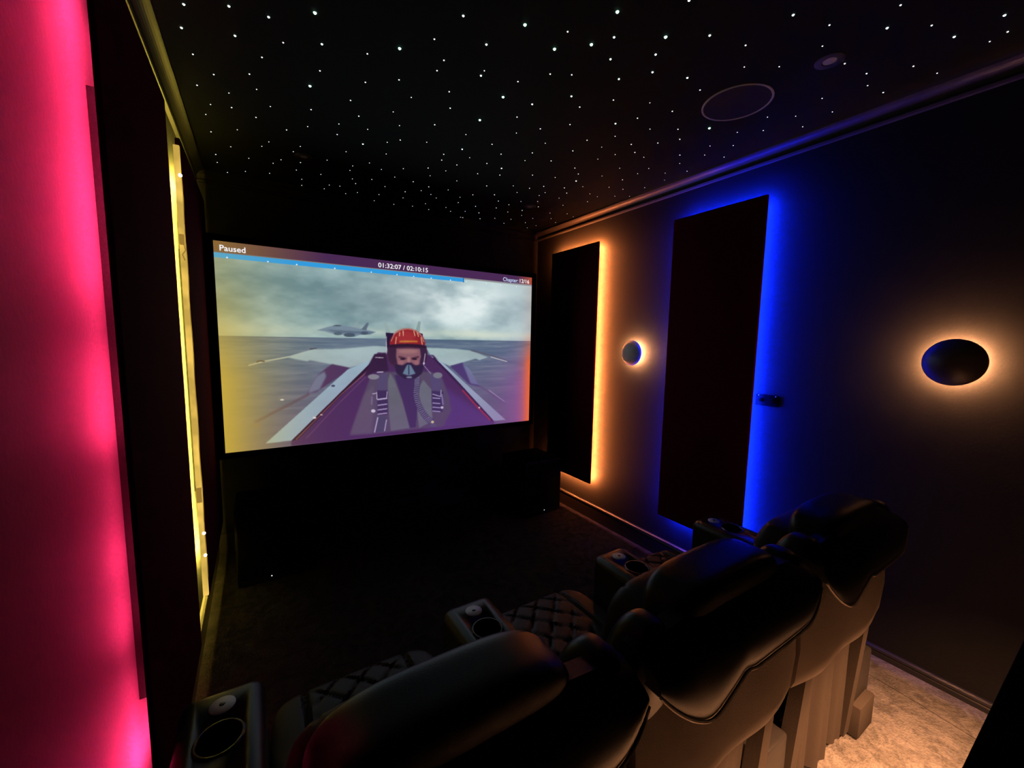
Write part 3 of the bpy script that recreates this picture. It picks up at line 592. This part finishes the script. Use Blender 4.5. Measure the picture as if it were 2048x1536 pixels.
# ------------------------------------------------------------------ recliners
PITCH = .595; X0C = .2025; F = ZP
def arm_mesh(bm):
    """armrest block centred at x=0; returns after boolean"""
def arm(parent, xc, right_end=False):
    hw = .078
    # block
    bm = bmesh.new()
    def fn(q, P):
        return P
    box(bm, xc - hw, xc + hw, .62, 1.045, -1.04, -.782, bev=.028, seg=6)
    tmp = obj('armrest', bm, M_leather, parent, smooth=True)
    # real well for the cup
    cb = bmesh.new(); lathe(cb, (xc, .902, -.86), (0, 0, 1), [(0, 0), (.037, 0), (.037, .12), (0, .12)], 40)
    bmesh.ops.recalc_face_normals(cb, faces=cb.faces)
    org = parent_org[parent.name]
    for v in cb.verts: v.co = (v.co - org) * S
    me = bpy.data.meshes.new('cut'); cb.to_mesh(me); cb.free(); cut = bpy.data.objects.new('cut', me); C.objects.link(cut); cut.parent = parent
    md = tmp.modifiers.new('b', 'BOOLEAN'); md.object = cut; md.operation = 'DIFFERENCE'; md.solver = 'EXACT'
    dg = bpy.context.evaluated_depsgraph_get(); dg.update()
    nm = bpy.data.meshes.new_from_object(tmp.evaluated_get(dg)); tmp.modifiers.clear(); tmp.data = nm; bpy.data.objects.remove(cut)
    if not nm.materials: nm.materials.append(M_leather)
    bm = bmesh.new(); lathe(bm, (xc, .902, -.782), (0, 0, 1), [(.0368, -.076), (.0368, .001), (.0385, .003), (.041, .003), (.0435, .0008), (.044, -.001)], 48)
    lathe(bm, (xc, .902, -.782), (0, 0, 1), [(0, -.076), (.0368, -.076)], 48)
    h = obj('cup_holder', bm, M_chrome, tmp, smooth=True)
    bm = bmesh.new(); lathe(bm, (xc, .985, -.782), (0, 0, 1), [(.024, -.002), (.024, .002), (.022, .0035), (.0055, .0045), (.0055, .002), (0, .002)], 36)
    obj('power_button', bm, M_silver, tmp, smooth=True)
    bm = bmesh.new(); lathe(bm, (xc, .985, -.7795), (0, 0, 1), [(.0048, 0), (.0046, .003), (0, .0038)], 16)
    obj('button_centre', bm, M_chrome, tmp, smooth=True)
    # body below the pad
    bm = bmesh.new(); box(bm, xc - hw + .012, xc + hw - .012, .43, 1.02, F + .10, -1.03, bev=.008)
    obj('arm_side', bm, M_leather_s, parent, smooth=True)
    bm = bmesh.new(); box(bm, xc - hw + .004, xc + hw - .03, .405, .98, F + .004, F + .115, bev=.006)
    obj('arm_plinth', bm, M_skirtcloth, parent, smooth=True)
def recliner(i):
    cx = X0C + PITCH * i
    lab = ('black leather recliner nearest the left wall, its back in the foreground', 'middle black leather recliner of the row', 'black leather recliner nearest the blue lit wall')[i]
    t = thing('cinema_recliner', (cx, .75, F), lab, 'armchair', 'row of cinema recliners')
    sw = PITCH / 2 - .078                                  # half width between arms
    # quilted seat
    def quilt(q, P):
        if q.z > .2:
            x, y = (P.x - cx), (P.y - .6)
            a = (x + y * .9) / .088; b_ = (x - y * .9) / .088
            ga = abs((a % 1) - .5) * 2; gb = abs((b_ % 1) - .5) * 2
            edge = max(0, 1 - (abs(x) / .125) ** 8)
            g = (max(0, 1 - (1 - ga) * 7) + max(0, 1 - (1 - gb) * 7)) * .010 * min(1, edge + 0)
            seam = .016 * math.exp(-((abs(x) - .135) / .006) ** 2)
            P = P.copy(); P.z -= (g + seam) * min(1, (q.z - .2) * 2)
        return P
    bm = bmesh.new(); cushion(bm, (cx, .84, -.99), (sw - .001, .30, .055), p=7, n=64, fn=quilt)
    obj('seat', bm, M_leather_s, t, smooth=True)
    bm = bmesh.new(); cushion(bm, (cx, 1.10, -1.12), (sw, .045, .15), p=6, n=12); obj('footrest', bm, M_leather, t, smooth=True)
    obj('seat_base', B(cx - sw + .01, cx + sw - .01, .46, 1.06, F + .03, -1.05, bev=.01), M_blackpl, t)
    # backrest: main body leaning back, quilted centre, side bolsters, head pillow
    def lean(q, P):
        P = P.copy(); k = (P.z + .95) / .5; P.y += .085 * (1 - k); return P
    def bq(q, P):
        P = lean(q, P)
        if q.y > .2:
            x, z = P.x - cx, P.z
            a = (x + z * .9) / .088; b_ = (x - z * .9) / .088
            ga = abs((a % 1) - .5) * 2; gb = abs((b_ % 1) - .5) * 2
            P.y -= (max(0, 1 - (1 - ga) * 7) + max(0, 1 - (1 - gb) * 7)) * .008
        return P
    bm = bmesh.new(); cushion(bm, (cx, .50, -.72), (.20, .07, .22), p=6, n=40, fn=bq); obj('backrest', bm, M_leather_s, t, smooth=True)
    for s in (-1, 1):
        def wing(q, P, s=s):
            P = lean(q, P); P.z -= .010 * (q.x * s) ** 2; return P
        bm = bmesh.new(); cushion(bm, (cx + s * .236, .432, -.70), (.052, .060, .222), p=3.2, n=20, fn=wing); obj('side_bolster', bm, M_leather, t, smooth=True)
    def head(q, P):
        P = P.copy(); P.z -= .018 * abs(q.x) ** 3
        P.y -= .02 * max(0, -q.z); return P
    bm = bmesh.new(); cushion(bm, (cx - .005, .452, -.515), (.176, .060, .078), p=5, n=28, fn=head); obj('headrest', bm, M_leather, t, smooth=True)
    # rear cover: bulging leather ending in a wavy piped hem
    def hem(x):
        return -.606 - .038 * math.exp(-((x + .155) / .06) ** 2) + .010 * math.exp(-((x + .055) / .02) ** 2) + .06 * (max(0, abs(x) - .2) / .09) ** 2
    bm = bmesh.new(); nx, nz = 48, 14; G = []
    for a in range(nx + 1):
        x = -.284 + .568 * a / nx; row = []
        for b_ in range(nz + 1):
            k = b_ / nz; zt = -.475 - .03 * abs(x / .27) ** 3; z = zt + (hem(x) - zt) * k
            y = .402 - .055 * math.sin(k * PI * .62) + .016 * abs(x / .284) ** 5
            row.append(bm.verts.new((cx + x, y, z)))
        G.append(row)
    for a in range(nx):
        for b_ in range(nz): bm.faces.new((G[a][b_], G[a + 1][b_], G[a + 1][b_ + 1], G[a][b_ + 1]))
    ex = bmesh.ops.extrude_face_region(bm, geom=bm.faces[:]); 
    for v in [g for g in ex['geom'] if isinstance(g, bmesh.types.BMVert)]: v.co.y += .03
    obj('rear_cover', bm, M_leather, t, smooth=True)
    bm = bmesh.new(); pts = []
    for a in range(nx + 1):
        x = -.284 + .568 * a / nx; pts.append((cx + x, .402 - .055 * math.sin(PI * .62) + .016 * abs(x / .284) ** 5 - .0035, hem(x) + .001))
    tube(bm, pts, .0028, 6); obj('piping', bm, M_pipe, t, smooth=True)
    # brown cloth backing board below the cover, then the hanging skirt
    def board():
        bm = bmesh.new(); nx = 24; rows = [(-.60, .398), (-.66, .392), (-.75, .386), (-.84, .392), (-.862, .40)]; G = []
        for a in range(nx + 1):
            x = -.285 + .57 * a / nx; G.append([bm.verts.new((cx + x, y + .012 * (x / .285) ** 4 + .004 * math.sin(x * 23 + i), z)) for z, y in rows])
        for a in range(nx):
            for b_ in range(len(rows) - 1): bm.faces.new((G[a][b_], G[a + 1][b_], G[a + 1][b_ + 1], G[a][b_ + 1]))
        ex = bmesh.ops.extrude_face_region(bm, geom=bm.faces[:])
        for v in [g for g in ex['geom'] if isinstance(g, bmesh.types.BMVert)]: v.co.y += .016
        return bm
    obj('backing_board', board(), M_cloth, t, smooth=True)
    for s in (-1, 1):                                      # side supports of the back, dark slot between them and the skirt
        bm = bmesh.new(); prism(bm, [(.408, -.87), (.44, -.87), (.47, F + .02), (.43, F + .02)], 0, cx + s * .198 - .02, cx + s * .198 + .02)
        obj('rear_upright', bm, M_skirtcloth, t)
    bm = bmesh.new(); nx = 40; G = []
    for a in range(nx + 1):
        x = -.16 + .32 * a / nx
        G.append([bm.verts.new((cx + x, .43 + yy + fl * (.011 * math.sin(x * 44 + i * 2) + .007 * math.sin(x * 95)), z)) for z, yy, fl in ((-.85, 0, .1), (-.95, .01, .6), (-1.08, .012, 1), (F + .02, .014, 1.3))])
    for a in range(nx):
        for b_ in range(3): bm.faces.new((G[a][b_], G[a + 1][b_], G[a + 1][b_ + 1], G[a][b_ + 1]))
    ex = bmesh.ops.extrude_face_region(bm, geom=bm.faces[:])
    for v in [g for g in ex['geom'] if isinstance(g, bmesh.types.BMVert)]: v.co.y += .006
    obj('rear_skirt', bm, M_skirtcloth, t, smooth=True)
    if i == 0: arm(t, cx - PITCH / 2)
    arm(t, cx + PITCH / 2)
for i in range(3): recliner(i)

# ------------------------------------------------------------------ black bar counter behind the seats, warm strip light under its edge
CE, CZ = .0945, -.600
t = thing('bar_counter', (1.25, -.10, ZP), 'black bar counter behind the seats at the lower right photo corner', 'counter')
obj('counter_top', B(.30, XR - .004, -.34, CE, CZ - .022, CZ, bev=.002), M_counter, t)
for x in (.33, 2.10): obj('end_panel', B(x, x + .022, -.32, .03, ZP, CZ - .022), M_counter, t)
obj('back_panel', B(.352, 2.10, -.32, -.30, ZP, CZ - .022), M_counter, t)
obj('strip_diffuser', B(.40, 1.78, .058, .066, CZ - .0265, CZ - .022), L_step, t)
la = bpy.data.lights.new('strip_lamp', 'AREA'); la.shape = 'RECTANGLE'; la.size = 1.38 * S; la.size_y = .012; la.energy = STEP_W
la.color = (1, .45, .20); la.spread = math.radians(105)
lo = bpy.data.objects.new('strip_lamp', la); C.objects.link(lo); lo.parent = t
lo.location = W(1.09, .062, CZ - .028) - W(1.25, -.10, ZP); lo.rotation_euler = (math.radians(8), 0, 0)
